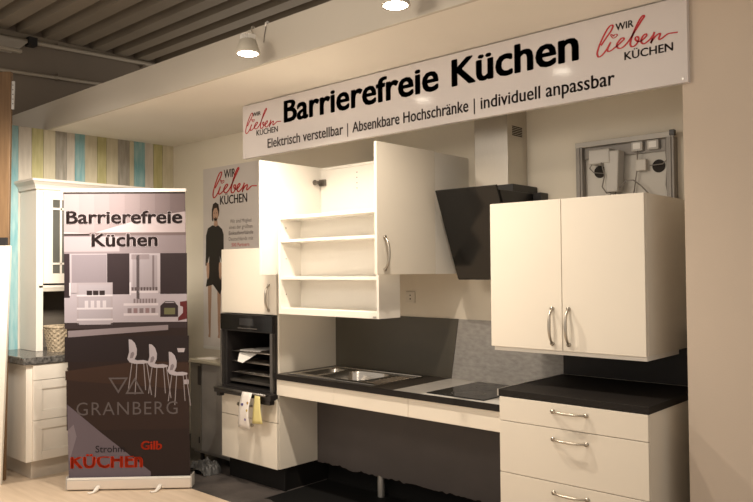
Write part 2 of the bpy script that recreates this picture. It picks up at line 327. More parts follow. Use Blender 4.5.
for k, (s, a, b, o) in enumerate((('Wir sind Mitglied', -3.70, -3.40, 0), ('eines der größten', -3.715, -3.385, 0), ('Einkaufsverbände', -3.72, -3.375, .02), ('Deutschlands mit', -3.72, -3.375, 0), ('500 Partnern', -3.68, -3.43, .015), ('im Verband', -3.66, -3.44, 0))):
    mb = MB(); put_text(mb, s, a, b, 1.945 - k * 0.052, 0.032, P, o * .5); c_ = mb.build('caption_line', mat('red_script_print', (0.5, 0.03, 0.03)) if k == 4 else mat('grey_print', (0.14, 0.11, 0.10), 0.5), t)
    if k == 4: lab(c_, 'red caption line')
SKIN = mat('printed_skin', (0.48, 0.30, 0.21), 0.5)
def ell(cx, cz, rx, rz, PP, n=20): return [PP(cx + rx * math.cos(2 * math.pi * k / n), cz + rz * math.sin(2 * math.pi * k / n)) for k in range(n)]
mb = MB()
mb.poly(ell(-3.917, 2.045, 0.046, 0.068, P2)); mb.poly([P2(-3.94, 2.0), P2(-3.945, 1.93), P2(-3.88, 1.93), P2(-3.895, 2.0)]); mb.build('printed_head', SKIN, t)
for sx, w in ((-4.012, 1), (-3.868, 1)):
    mb = MB(); mb.poly([P(sx - 0.0265, 1.42), P(sx - 0.0250, 1.25), P(sx - 0.0203, 1.13), P(sx - 0.0203, 1.06), P(sx - 0.0125, 0.96), P(sx - 0.0234, 0.925), P(sx + 0.0094, 0.92), P(sx + 0.0125, 0.96), P(sx + 0.0172, 1.06), P(sx + 0.0187, 1.14), P(sx + 0.0265, 1.26), P(sx + 0.0312, 1.42)]); mb.build('printed_leg', SKIN, t)
for sx in (-4.035, -3.845):
    mb = MB(); mb.poly([P3(sx - 0.02, 1.60), P3(sx - 0.024, 1.54), P3(sx - 0.018, 1.47), P3(sx, 1.445), P3(sx + 0.016, 1.47), P3(sx + 0.022, 1.54), P3(sx + 0.018, 1.60)]); mb.build('printed_hand', SKIN, t)
mb = MB(); mb.poly([P2(-3.96, 1.94), P2(-4.035, 1.915), P2(-4.065, 1.85), P2(-4.068, 1.70), P2(-4.075, 1.575), P2(-4.045, 1.57), P2(-4.03, 1.63), P2(-4.015, 1.66), P2(-4.03, 1.52), P2(-4.07, 1.38), P2(-3.96, 1.40), P2(-3.85, 1.31), P2(-3.81, 1.40), P2(-3.845, 1.55), P2(-3.855, 1.66), P2(-3.83, 1.60), P2(-3.795, 1.62), P2(-3.795, 1.85), P2(-3.82, 1.90), P2(-3.875, 1.935), P2(-3.915, 1.925)])
lab(mb.build('printed_dress', INK, t), 'black dress')
mb = MB(); mb.poly([P3(-3.965, 2.03), P3(-3.972, 2.08), P3(-3.955, 2.13), P3(-3.915, 2.145), P3(-3.872, 2.125), P3(-3.858, 2.07), P3(-3.868, 2.01), P3(-3.878, 2.06), P3(-3.90, 2.095), P3(-3.935, 2.09), P3(-3.955, 2.06)])
mb.poly([P3(-3.970, 2.09), P3(-3.975, 2.03), P3(-3.968, 1.975), P3(-3.952, 1.98), P3(-3.958, 2.04), P3(-3.955, 2.08)]); mb.build('printed_hair', mat('printed_dark_hair', (0.04, 0.025, 0.02), 0.5), t)
mb = MB()
for ex in (-3.936, -3.900): mb.poly(ell(ex, 2.048, 0.008, 0.004, P3, 8))
mb.poly(ell(-3.917, 2.008, 0.014, 0.004, P3, 10)); mb.build('printed_face', INKG, t)

# ================================================================== tall oven cabinet
TX0, TX1, TY = -2.911, -2.277, -0.572
t = thing('tall_oven_cabinet', ((TX0 + TX1) / 2, -0.3, 0), 'tall cream cabinet housing the black oven beside the sink worktop', 'cabinet')
mb = bx(TX0, TX0 + 0.018, -0.55, -0.001, 0.16, 1.684).box(TX1 - 0.018, TX1, -0.55, -0.001, 0.16, 1.684)
for z in (0.16, 0.62, 1.215, 1.666): mb.box(TX0 + 0.018, TX1 - 0.018, -0.55, -0.001, z, z + 0.018)
mb.box(TX0 + 0.018, TX1 - 0.018, -0.012, -0.001, 0.178, 1.666)
mb.build('carcase', CREAM, t, 0.001)
d = bx(TX0 + .002, TX1 - .002, TY, -0.552, 1.218, 1.684).build('door', CREAM, t, 0.002)
bow_handle((-2.355, TY, 1.335), (0, 0, 1), 0.175).build('handle', STEELD, d, smooth=True)
d = bx(TX0 + .002, TX1 - .002, TY, -0.552, 0.479, 0.636).build('drawer', CREAM, t, 0.002)
bow_handle((-2.63, TY, 0.565), (1, 0, 0), 0.15).build('handle', STEELD, d, smooth=True)
d = bx(TX0 + .002, TX1 - .002, TY, -0.552, 0.162, 0.475).build('drawer', CREAM, t, 0.002)
bow_handle((-2.62, TY, 0.43), (1, 0, 0), 0.15).build('handle', STEELD, d, smooth=True)
lab(bx(TX0, TX1 - 0.004, -0.50, -0.48, 0.0, 0.16).box(TX1 - 0.03, TX1 - 0.012, -0.48, -0.005, 0, 0.16).build('plinth', PLINTH, t), 'black plinth')

# oven
OX0, OX1, OF = -2.893, -2.295, -0.59
t = thing('built_in_oven', (-2.594, -0.3, 0.64), 'black built-in oven with its door slid open in the tall cream cabinet', 'oven')
mb = bx(OX0 + .0, OX1, OF, -0.05, 1.09, 1.212).box(OX0, OX1, OF, -0.05, 0.64, 0.695)
mb.box(OX0, OX0 + 0.055, -0.575, -0.05, 0.695, 1.09).box(OX1 - 0.055, OX1, -0.575, -0.05, 0.695, 1.09).box(OX0 + .055, OX1 - .055, -0.08, -0.05, 0.695, 1.09)
mb.build('housing', BMETAL, t, 0.002)
lab(bx(OX0 + 0.001, OX0 + 0.018, OF - .006, -0.574, 0.66, 1.09).build('side_trim', mat('dark_steel_trim', (0.20, 0.19, 0.18), 0.35, 0.9), t), 'dark steel trim strip')
lab(bx(OX1 - 0.028, OX1 - 0.001, OF - .006, -0.574, 0.66, 1.09).build('side_trim', mat('dark_steel_trim', (0.2, .19, .18)), t), 'dark steel trim strip')
cp = bx(OX0 + .002, OX1 - .002, OF - 0.006, OF, 1.098, 1.21).build('control_panel', BGLASS, t, 0.001)
lab(bx(-2.66, -2.50, OF - 0.0075, OF - .006, 1.135, 1.185).build('display', mat('oven_display', (0.03, 0.03, 0.032), 0.1), cp), 'dim display')
lab(bx(-2.68, -2.46, OF - 0.008, OF - .006, 1.112, 1.117).build('touch_strip', mat('dim_grey_print', (0.10, 0.09, 0.085), 0.4), cp), 'grey touch strip')
for k, z in enumerate((0.78, 0.86, 0.935)):
    mb = MB(); x0, x1 = OX0 + 0.057, OX1 - 0.057
    mb.tube([(x0, -0.53, z), (x1, -0.53, z)], 0.0045, 6); mb.tube([(x0, -0.12, z), (x1, -0.12, z)], 0.004, 6)
    for i in range(17): mb.tube([(x0 + 0.01 + i * (x1 - x0 - 0.02) / 16, -0.53, z), (x0 + 0.01 + i * (x1 - x0 - 0.02) / 16, -0.12, z)], 0.0018, 5)
    lab(mb.build('oven_rack', mat('rack_steel', (0.22, 0.20, 0.18), 0.35, 0.9), t, smooth=True), 'steel rack')
lab(bx(OX0 + .057, OX1 - .057, -0.55, -0.11, 0.715, 0.735).build('baking_tray', mat('tray_enamel', (0.05, 0.045, 0.04), 0.35), t, 0.003), 'dark baking tray')
d = bx(-2.905, -2.262, -0.645, -0.592, 0.640, 0.682).build('oven_door', BMETAL, t, 0.004)
mb = MB().tube([(-2.88, -0.660, 0.676), (-2.29, -0.660, 0.676)], 0.009, 12)
for x in (-2.85, -2.34): mb.tube([(x, -0.660, 0.676), (x, -0.64, 0.670)], 0.008, 8)
lab(mb.build('handle', mat('dark_steel_trim', (0.2, .19, .18)), d, smooth=True), 'dark steel bar handle')
mb = bx(-2.37, -2.27, -0.643, -0.60, 0.610, 0.640).box(-2.88, -2.84, -0.64, -0.60, 0.615, 0.640); mb.build('hinge_block', BMETAL, d, 0.003)
# paper in the oven
mb = MB(); a = [(-2.78, -0.50, 0.945), (-2.58, -0.46, 0.943), (-2.56, -0.22, 0.943), (-2.74, -0.24, 0.944)]
mb.add(a + [(-2.70, -0.585, 0.872), (-2.655, -0.575, 0.862)], [(0, 1, 2, 3), (0, 4, 5, 1)])
mb.add([(p[0], p[1], p[2] + 0.0015) for p in a], [(0, 1, 2, 3)])
tag(mb.build('leaflet', mat('white_paper', (0.78, 0.75, 0.72), 0.6)), 'white paper leaflet lying on the rack inside the black oven', 'leaflet')
# tags hanging from the oven door
def sheet(pts_top, pts_bot, sag, name, m, lb, cat, single=False):
    mb = MB(); n = 8; vs = []
    for i in range(n + 1):
        s = i / n
        for j in range(5):
            q = j / 4
            p = Vector(pts_top[0]).lerp(Vector(pts_top[1]), q).lerp(Vector(pts_bot[0]).lerp(Vector(pts_bot[1]), q), s)
            vs.append((p.x, p.y - sag * math.sin(math.pi * s) * (0.7 + 0.6 * q), p.z))
    mb.add(vs, [(i * 5 + j, i * 5 + j + 1, (i + 1) * 5 + j + 1, (i + 1) * 5 + j) for i in range(n) for j in range(4)])
    t = None if single else thing(name, tuple(Vector(pts_bot[0])), lb, cat)
    b = tag(mb.build(name, m, smooth=True), lb, cat) if single else mb.build('card', m, t, smooth=True)
    md = b.modifiers.new('thickness', 'SOLIDIFY'); md.thickness = 0.0015
    return t
t = sheet([(-2.53, -0.672, 0.684), (-2.42, -0.672, 0.684)], [(-2.565, -0.68, 0.432), (-2.43, -0.68, 0.430)], 0.02, 'hang_tag', mat('white_paper', (.78, .75, .72)), 'white paper tag with coloured dots hanging from the oven door', 'tag')
for k, (x, z, c) in enumerate(((-2.505, 0.60, (0.06, 0.05, 0.2)), (-2.445, 0.615, (0.35, 0.2, 0.04)), (-2.445, 0.565, (0.45, 0.35, 0.05)), (-2.47, 0.50, (0.12, 0.08, 0.3)))):
    yy = -0.676 - 0.02 * math.sin(math.pi * (0.684 - z) / 0.254) * 1.1
    mb = MB(); mb.cyl((x, yy + .004, z), (x, yy - 0.004, z), 0.009, 12); mb.build('printed_dot', mat('dot_%d' % k, c, 0.5), t)
sheet([(-2.40, -0.664, 0.672), (-2.345, -0.664, 0.672)], [(-2.425, -0.668, 0.475), (-2.315, -0.666, 0.485)], 0.006, 'hang_tag', mat('yellow_paper', (0.72, 0.64, 0.28), 0.6), 'plain yellow paper tag hanging from the oven door behind the white one', 'tag', True)

# ================================================================== sink worktop on its lifting frame
ZS = 0.8195; WX0, WX1 = -2.272, -0.428; YS = -0.592
SB = (-1.95, -1.58, -0.49, -0.14)      # bowl
SB2 = (-2.15, -2.00, -0.47, -0.16)     # small bowl
t = thing('sink_worktop', (-1.35, -0.3, 0.66), 'low dark worktop with sink and hob on a lifting frame, open knee space beneath', 'worktop')
mb = MB(); z0, z1 = 0.783, ZS; XB = -1.30
mb.box(WX0, XB, SB[3], -0.004, z0, z1).box(WX0, XB, YS + .004, SB[2], z0, z1).box(SB[1], XB, SB[2], SB[3], z0, z1)
sx0, sx1 = -1.212, -1.225
mb.hexa([(XB, YS + .004, z0), (sx0, YS + .004, z0), (sx1, -.004, z0), (XB, -.004, z0)], [(XB, YS + .004, z1), (sx0, YS + .004, z1), (sx1, -.004, z1), (XB, -.004, z1)])
mb.box(WX0, SB2[0], SB[2], SB[3], z0, z1).box(SB2[1], SB[0], SB[2], SB[3], z0, z1).box(SB2[0], SB2[1], SB[2], SB2[2], z0, z1).box(SB2[0], SB2[1], SB2[3], SB[3], z0, z1)
mb.build('slab', DARKW, t)
lab(MB().hexa([(sx0 + .0005, YS + .004, z0), (WX1, YS + .004, z0), (WX1, -.004, z0), (sx1 + .0005, -.004, z0)], [(sx0 + .0005, YS + .004, z1), (WX1, YS + .004, z1), (WX1, -.004, z1), (sx1 + .0005, -.004, z1)]).build('light_slab', CONCW, t), 'light grey worktop section around the hob')
lab(bx(WX0, WX1, YS, YS + .004, z0, z1 + .0004).build('front_edge', BLACKTOP, t, 0.001), 'black front edge band')
for a, b in ((WX0, -1.7155), (-1.7145, -1.1045), (-1.1020, WX1)): bx(a, b, -0.578, -0.560, 0.674, 0.7825).build('fascia_panel', CREAM, t, 0.0015)
bx(WX0 + .02, WX1 - .02, -0.555, -0.525, 0.69, 0.78).build('frame_rail', FRAMEG, t)
for x in (-1.70, -0.80):
    mb = MB().cyl((x, -0.155, 0.004), (x, -0.155, 0.785), 0.024, 18)
    mb.build('support_leg', ALU, t, smooth=False)
# sink
t = thing('kitchen_sink', (-1.78, -0.31, 0.82), 'stainless steel sink with small side bowl and drainer set in the worktop', 'sink')
mb = MB(); zr = ZS + 0.0045; X0, X1, Y0, Y1 = -2.20, -1.40, -0.545, -0.075
def rim(mb, x0, x1, y0, y1): mb.box(x0, x1, y0, y1, ZS + 0.0005, zr)
rim(mb, X0, X1, SB[3], Y1); rim(mb, X0, X1, Y0, SB[2]); rim(mb, X0, SB2[0], SB[2], SB[3]); rim(mb, SB2[1], SB[0], SB[2], SB[3]); rim(mb, SB[1], -1.54, SB[2], SB[3])
rim(mb, SB2[0], SB2[1], SB[2], SB2[2]); rim(mb, SB2[0], SB2[1], SB2[3], SB[3])
mb.build('rim', SINKS, t, 0.0015)
mb = MB(); mb.box(-1.54, X1, SB[2], SB[3], ZS + .0005, ZS + 0.0025)
for k in range(9): mb.tube([(-1.53, SB[2] + .02 + k * .039, ZS + .003), (-1.41, SB[2] + .02 + k * .039, ZS + .003)], 0.003, 6)
for (a, b, c, dd) in ((X0 + .0, X1, Y1 - .012, Y1), (X0, X1, Y0, Y0 + .012)): mb.box(a, b, c, dd, zr, zr + .003)
mb.build('drainer', SINKS, t)
def basin(x0, x1, y0, y1, depth, name):
    mb = MB(); rings = []; n = 40
    for k, (ins, z) in enumerate(((0.0, zr), (0.004, zr - .01), (0.008, zr - depth * .75), (0.02, zr - depth * .93), (0.05, zr - depth))):
        hx, hy = (x1 - x0) / 2 - ins, (y1 - y0) / 2 - ins; rr = 0.07
        rr = min(rr, hx * .8, hy * .8); ring = []
        for i in range(n):
            a = 2 * math.pi * i / n; cx, cy = math.cos(a), math.sin(a)
            q = 5; d = (abs(cx / hx) ** q + abs(cy / hy) ** q) ** (-1 / q)
            ring.append(((x0 + x1) / 2 + cx * d, (y0 + y1) / 2 + cy * d, z))
        rings += ring
    mb.add(rings, [(k * n + i, k * n + (i + 1) % n, (k + 1) * n + (i + 1) % n, (k + 1) * n + i)[::-1] for k in range(4) for i in range(n)] + [tuple(4 * n + i for i in range(n))])
    # flat corner fill between the rounded bowl and the square cut-out
    return mb.build(name, SINKS, t, smooth=True)
b = basin(*SB, 0.16, 'bowl'); basin(*SB2, 0.09, 'bowl')
MB().lathe((-1.765, -0.315, ZS - 0.155), [(0.045, 0), (0.04, 0.004), (0.02, 0.006), (0.012, 0.004)], 20).build('drain', STEELD, b, smooth=True)
# hob
t = thing('induction_hob', (-0.79, -0.3, ZS), 'small black glass induction hob set into the light grey worktop section', 'hob')
bx(-0.987, -0.597, -0.552, -0.042, ZS + 0.0004, ZS + 0.006).build('glass_plate', BGLASS, t, 0.0015)
mb = MB()
for cy in (-0.42, -0.18):
    mb.add([(-0.79 + r * math.cos(2 * math.pi * k / 48), cy + r * math.sin(2 * math.pi * k / 48), ZS + .0063) for r in (0.092, 0.095) for k in range(48)], [(k, (k + 1) % 48, 48 + (k + 1) % 48, 48 + k) for k in range(48)])
for k in range(5): mb.box(-0.87 + k * .035, -0.86 + k * .035, -0.535, -0.532, ZS + .006, ZS + .0064)
lab(mb.build('zone_marking', mat('dim_grey_print', (0.1, .09, .085)), t), 'thin grey zone rings')
# back panels
tag(bx(-2.2, -0.422, -0.0035, -0.0005, ZS + .001, 1.203).build('splashback', CONC), 'light grey concrete-look splashback panel behind the induction hob', 'splashback')
tag(MB().hexa([(-2.275, -0.0085, ZS + .001), (-1.217, -0.0085, ZS + .001), (-1.217, -0.004, ZS + .001), (-2.275, -0.004, ZS + .001)], [(-2.275, -0.0085, 1.205), (-1.156, -0.0085, 1.205), (-1.156, -0.004, 1.205), (-2.275, -0.004, 1.205)]).build('splashback', OLIVE), 'smooth dark olive-grey splashback panel behind the steel sink', 'splashback')
tag(bx(-0.42, 0.449, -0.006, -0.0005, 0.92, 1.20).build('splashback', mat('black_splash_panel', (0.020, 0.017, 0.016), 0.5, var=.1, spec=0.3)), 'black splashback panel above the higher drawer worktop', 'splashback')
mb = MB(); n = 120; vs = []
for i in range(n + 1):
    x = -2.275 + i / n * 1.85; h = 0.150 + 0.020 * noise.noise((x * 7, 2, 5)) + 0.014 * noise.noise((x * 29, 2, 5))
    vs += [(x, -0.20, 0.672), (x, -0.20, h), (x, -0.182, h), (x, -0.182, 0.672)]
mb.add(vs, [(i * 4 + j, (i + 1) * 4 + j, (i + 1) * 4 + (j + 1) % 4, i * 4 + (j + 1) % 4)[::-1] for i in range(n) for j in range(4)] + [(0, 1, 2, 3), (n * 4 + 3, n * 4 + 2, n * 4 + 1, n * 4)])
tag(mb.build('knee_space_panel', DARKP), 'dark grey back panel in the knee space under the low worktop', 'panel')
tag(bx(-2.275, -0.425, -0.03, -0.002, 0.0, 0.18).build('shade_board', PLINTH), 'added black board giving shade at the wall beneath the knee space', 'plinth')  # black board added so the void at the wall foot stays dark

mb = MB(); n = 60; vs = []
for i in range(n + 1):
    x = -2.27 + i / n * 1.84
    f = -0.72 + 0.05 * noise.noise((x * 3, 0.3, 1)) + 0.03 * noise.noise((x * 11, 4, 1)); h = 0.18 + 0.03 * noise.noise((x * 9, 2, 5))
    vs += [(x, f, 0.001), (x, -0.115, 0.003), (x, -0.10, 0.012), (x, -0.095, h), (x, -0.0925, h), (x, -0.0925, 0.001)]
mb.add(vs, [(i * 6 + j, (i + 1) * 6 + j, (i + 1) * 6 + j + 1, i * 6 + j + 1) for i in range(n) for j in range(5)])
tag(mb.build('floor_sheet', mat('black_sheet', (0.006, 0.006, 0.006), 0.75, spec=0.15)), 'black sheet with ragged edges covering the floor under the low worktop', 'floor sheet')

# ================================================================== drawer base unit, right
BX0, BX1, BF = -0.412, 0.348, -0.688
t = thing('drawer_cabinet', (-0.03, -0.35, 0), 'cream base cabinet with wide bow-handled drawers under the black worktop', 'cabinet')
bx(BX0, BX1, -0.668, -0.01, 0.10, 0.885).build('carcase', CREAM, t, 0.001)
bx(BX0 + .01, BX1 - .01, -0.62, -0.60, 0.0, 0.10).build('plinth', PLINTH, t)
for z0, z1, hz in ((0.767, 0.884, 0.845), (0.512, 0.764, 0.714), (0.257, 0.509, 0.462), (0.102, 0.254, 0.21)):
    d = bx(BX0 + .001, BX1 - .001, BF, -0.6685, z0, z1).build('drawer', CREAM, t, 0.002)
    bow_handle((-0.026, BF, hz), (1, 0, 0), 0.170, out=0.028, r=0.0056).build('handle', STEELD, d, smooth=True)
t = thing('black_worktop', (-0.03, -0.34, 0.886), 'black worktop on the cream drawer cabinet', 'worktop')
bx(-0.418, 0.353, -0.686, -0.007, 0.8865, 0.9188).build('slab', BLACKTOP, t, 0.0015)
lab(bx(-0.4235, -0.4182, -0.686, -0.007, 0.8865, 0.921).build('edge_trim', ALU, t), 'aluminium edge strip')

# ================================================================== closed wall cabinet, right
CX0, CX1, CF = -0.556, 0.283, -0.536
t = thing('wall_cabinet', (-0.14, -0.3, 1.09), 'closed cream two-door wall cabinet above the black worktop', 'cabinet')
bx(CX0, CX1, -0.516, -0.066, 1.117, 1.869).box(CX1 - .018, CX1, -0.067, -0.004, 1.117, 1.869).build('carcase', CREAM, t, 0.001)
for a, b, hx in ((CX0 + .001, -0.1395, -0.192), (-0.1365, CX1 - .001, -0.103)):
    d = bx(a, b, CF, -0.5165, 1.115, 1.869).build('door', CREAM, t, 0.002)
    bow_handle((hx, CF, 1.237), (0, 0, 1), 0.175).build('handle', STEELD, d, smooth=True)
bx(CX0 + .012, CX1 - .004, -0.522, -0.13, 1.094, 1.1165).build('light_rail', WHITEB, t, 0.001)

# lifting mechanism above it
FY = -0.06
t = thing('lifting_frame', (-0.03, -0.04, 1.85), 'grey steel lifting frame with motor on the wall above the closed cabinet', 'lifting mechanism')
lab(bx(-0.262, 0.222, -0.012, -0.0005, 1.872, 2.195).build('back_plate', LGREY, t), 'pale back plate')
lab(MB().box(-0.300, 0.245, FY, FY + .025, 2.193, 2.222).build('top_rail', mat('grey_rail', (0.42, 0.40, 0.37), 0.5, 0.2), t, 0.002), 'grey steel top rail')
for x in (-0.299, 0.205):
    mb = bx(x, x + 0.038, FY + .004, -0.001, 1.872, 2.193); mb.box(x + .012, x + .026, FY - .002, FY + .004, 1.872, 2.193); mb.build('side_rail', FRAMEG, t, 0.001)
lab(bx(0.225, 0.252, FY - .006, FY + .02, 2.198, 2.228).build('corner_cap', BMETAL, t, 0.003), 'dark corner cap')
mb = bx(-0.262, 0.222, -0.03, -0.0125, 2.130, 2.192); mb.build('cross_rail', FRAMEG, t)
m_ = bx(-0.195, -0.075, -0.115, -0.03, 2.085, 2.165).build('motor', GREYP, t, 0.008)
MB().hexa([(-0.105, -0.10, 1.93), (-0.04, -0.10, 1.93), (-0.04, -0.03, 1.93), (-0.105, -0.03, 1.93)], [(-0.115, -0.11, 2.15), (-0.025, -0.11, 2.15), (-0.025, -0.03, 2.15), (-0.115, -0.03, 2.15)]).build('gearbox', GREYP, m_, 0.006)
MB().cyl((-0.08, -0.065, 1.872), (-0.08, -0.065, 1.935), 0.016, 14).build('spindle', ALU, m_, smooth=True)
for x, z in ((-0.176, 2.055), (0.150, 2.055)):
    mb = MB().cyl((x, -0.0125, z), (x, -0.016, z), 0.034, 24); lab(mb.build('round_opening', HOLE, t), 'dark round opening')
for x in (0.05, 0.135):
    s_ = bx(x - .03, x + .03, -0.055, -0.0305, 2.14, 2.19).build('socket', GREYP, t, 0.003)
    bx(x - .02, x + .02, -0.058, -0.0555, 2.15, 2.182).build('socket_face', WPLAST, s_, 0.002)
bx(0.04, 0.095, -0.05, -0.0125, 2.035, 2.095).build('junction_box', LGREY, t, 0.004)
mb = MB()
mb.tube(catm3 := [(0.052, -0.05, 2.14), (0.045, -0.04, 2.05), (0.025, -0.03, 1.95), (0.01, -0.03, 1.872)], 0.003, 6)
mb.tube([(-0.07, -0.07, 1.92), (-0.04, -0.075, 1.95), (0.0, -0.08, 1.985), (0.04, -0.08, 1.985), (0.08, -0.07, 1.95), (0.12, -0.06, 1.90), (0.13, -0.05, 1.872)], 0.004, 6)
mb.tube([(0.205, -0.05, 2.19), (0.20, -0.045, 2.12), (0.207, -0.05, 2.04), (0.20, -0.05, 1.95), (0.215, -0.05, 1.875)], 0.0035, 6)
mb.tube([(-0.12, -0.115, 2.09), (-0.10, -0.12, 2.02), (-0.12, -0.11, 1.96), (-0.10, -0.10, 1.925), (-0.08, -0.09, 1.93)], 0.0035, 6)
mb.tube([(-0.19, -0.08, 2.09), (-0.22, -0.05, 2.075), (-0.20, -0.04, 2.05), (-0.14, -0.03, 2.04)], 0.003, 6)
mb.tube([(0.11, -0.03, 2.06), (0.18, -0.04, 2.06), (0.21, -0.055, 2.08)], 0.003, 6)
mb.build('cable', CABLE, t, smooth=True)

# ================================================================== extractor hood
t = thing('extractor_hood', (-0.77, -0.2, 1.46), 'black slanted-glass extractor hood with steel chimney above the hob', 'extractor hood')
g = 0.012
MB().hexa([(-0.98, -0.247, 1.466), (-0.562, -0.247, 1.466), (-0.562, -0.247 + g, 1.460), (-0.98, -0.247 + g, 1.460)],
          [(-0.98, -0.463, 1.980), (-0.562, -0.463, 1.980), (-0.562, -0.463 + g, 1.984), (-0.98, -0.463 + g, 1.984)]).build('glass_panel', BGLASS, t, 0.001)
MB().hexa([(-0.95, -0.225, 1.47), (-0.565, -0.225, 1.47), (-0.565, -0.002, 1.47), (-0.95, -0.002, 1.47)],
          [(-0.95, -0.42, 1.96), (-0.565, -0.42, 1.96), (-0.565, -0.002, 1.96), (-0.95, -0.002, 1.96)]).build('body', BMETAL, t, 0.003)
bx(-0.90, -0.575, -0.27, -0.002, 1.96, 2.003).box(-0.56, -0.505, -0.082, -0.002, 1.80, 1.962).build('upper_housing', BMETAL, t, 0.002)
ch = lab(bx(-0.872, -0.642, -0.215, -0.002, 2.0035, 2.60).build('chimney', CHIM, t, 0.002), 'brushed steel chimney')
mb = MB()
for k in range(6): mb.box(-0.6425, -0.6412, -0.165, -0.055, 2.300 + k * .010, 2.306 + k * .010)
lab(mb.build('vent_slot', HOLE, ch), 'dark vent slots')

# ================================================================== open wall cabinet with pulled-down shelf
AX0, AX1, AF, AZ0, AZ1 = -2.085, -1.068, -0.35, 1.495, 2.228
t = thing('open_wall_cabinet', (-1.58, -0.2, 1.495), 'white wall cabinet with both doors wide open and its shelf lowered', 'cabinet')
mb = bx(AX0, AX0 + .018, AF, -0.001, AZ0, AZ1).box(AX1 - .018, AX1, AF, -0.001, AZ0, AZ1).box(AX0 + .018, AX1 - .018, AF, -0.001, AZ1 - .018, AZ1)
mb.box(AX0 + .018, AX1 - .018, -0.012, -0.001, AZ0, AZ1 - .018).build('carcase', WHITEB, t, 0.001)
mb = MB()
for k in range(4): mb.cyl((-1.72, AF + .0042, 2.17 - k * .035), (-1.72, AF + .003, 2.17 - k * .035), 0.004, 8)
lab(mb.build('drill_hole', HOLE, t), 'dark drill holes')
bx(AX0 + .018, AX1 - .018, AF + .004, AF + .016, AZ0, AZ1 - .0185).build('inner_panel', WHITEB, t)
d = bx(AX0 - .002, AX0 + .017, -0.872, AF - .003, AZ0 + .002, AZ1 + .004).build('door', WHITEB, t, 0.0015)
for z in (2.125, 1.60):
    mb = MB().cyl((AX0 + .0172, -0.405, z), (AX0 + .026, -0.405, z), 0.019, 20)
    mb.box(AX0 + .022, AX0 + .045, -0.415, -0.350, z - .010, z + .010).box(AX0 + .018, AX0 + .075, -0.366, -0.347, z - .022, z + .022)
    lab(mb.build('hinge', mat('dark_nickel', (0.22, 0.20, 0.18), 0.3, 0.9), d, 0.002), 'dark metal hinge')
d = bx(AX1 - .017, AX1 + .002, -0.872, AF - .003, AZ0 + .002, AZ1 + .004).build('door', CREAM, t, 0.0015)
bow_handle((AX1 + .002, -0.812, 1.615), (0, 0, 1), 0.18, n=(1, 0, 0)).build('handle', STEELD, d, smooth=True)
# pulled-down shelf insert
IX0, IX1, IF, IB, IZ0, IZ1 = -2.032, -1.158, -0.76, -0.575, 1.245, 1.873
t = thing('pull_down_shelf', (-1.6, -0.6, IZ0), 'white open shelf insert lowered out of the open wall cabinet', 'shelf')
mb = bx(IX0, IX0 + .018, IF, IB, IZ0, IZ1).build('side_panel', WHITEB, t, 0.001)
mb = bx(IX1 - .018, IX1, IF, IB, IZ0, IZ1).build('side_panel', WHITEB, t, 0.001)
bx(IX0 + .018, IX1 - .018, IF, IB - .008, IZ1 - .020, IZ1).build('top_panel', WHITEB, t, 0.001)
bx(IX0 + .018, IX1 - .018, IF, IB - .008, IZ0, IZ0 + .038).build('bottom_panel', WHITEB, t, 0.001)
bx(IX0 + .018, IX1 - .018, IB - .008, IB, IZ0, IZ1).build('back_panel', WHITEB, t)
for z in (1.474, 1.713): bx(IX0 + .0185, IX1 - .0185, IF + .004, IB - .0085, z - .008, z + .010).build('shelf_board', WHITEB, t, 0.001)
mb = MB()
for z in (1.80, 1.60, 1.37):
    for x in (IX0 + .0182, IX1 - .0188): mb.cyl((x, IF + .05, z), (x + .0006, IF + .05, z), 0.004, 8)
mb.build('drill_hole', HOLE, t)
lab(bx(IX1 - .045, IX1 - .02, IF - .003, IF, IZ0 + .004, IZ0 + .014).build('latch', STEEL, t), 'small metal latch')
for x in (-1.9, -1.28):
    mb = MB().tube([(x, IB, 1.60), (x, -0.30, 1.66), (x, -0.013, 1.72)], 0.012, 8); mb.box(x - .02, x + .02, IB, IB + .006, 1.56, 1.64); lab(mb.build('lift_arm', STEEL, t), 'steel lift arm')
t = thing('wall_outlet', (-1.554, 0, 1.33), 'small pale socket on the wall below the open cabinet', 'socket')
bx(-1.594, -1.514, -0.008, -0.0005, 1.297, 1.377).build('cover_plate', mat('cream_socket', (0.70, 0.65, 0.56), 0.4), t, 0.003)
mb = MB()
for dz in (-0.012, 0.012): mb.cyl((-1.554, -0.0082, 1.337 + dz), (-1.554, -0.0092, 1.337 + dz), 0.005, 10)
lab(mb.build('contact_hole', HOLE, t), 'dark contact holes')

# ================================================================== appliance left of the tall cabinet
t = thing('dishwasher', (-3.2, -0.25, 0), 'worn steel dishwasher standing between the roll-up banner and tall cabinet', 'appliance')
DSH = mat('dull_steel', (0.30, 0.29, 0.28), 0.45, 0.4, var=.12, scale=6)
bx(-3.50, -2.93, -0.42, 0.06, 0.07, 0.795).build('body', DSH, t, 0.004)
bx(-3.495, -3.36, -0.455, -0.4205, 0.10, 0.79).build('side_strip', mat('olive_steel', (0.20, 0.185, 0.16), 0.45, 0.5), t, 0.003)
bx(-3.352, -2.935, -0.45, -0.4205, 0.10, 0.79).build('door', DSH, t, 0.004)
lab(bx(-3.39, -3.35, -0.458, -0.4552, 0.62, 0.77).build('grip_recess', BMETAL, t), 'black grip recess')
lab(bx(-3.378, -3.362, -0.458, -0.4552, 0.16, 0.21).build('latch', BMETAL, t), 'black latch')
lab(bx(-3.52, -2.925, -0.48, 0.07, 0.7955, 0.82).build('top_plate', mat('pale_olive_top', (0.40, 0.37, 0.29), 0.3, var=.1), t, 0.003), 'pale top plate')
for x in (-3.45, -2.98):
    for yy in (-0.37, 0.02): MB().cyl((x, yy, 0), (x, yy, 0.07), 0.02, 12).build('foot', BMETAL, t)
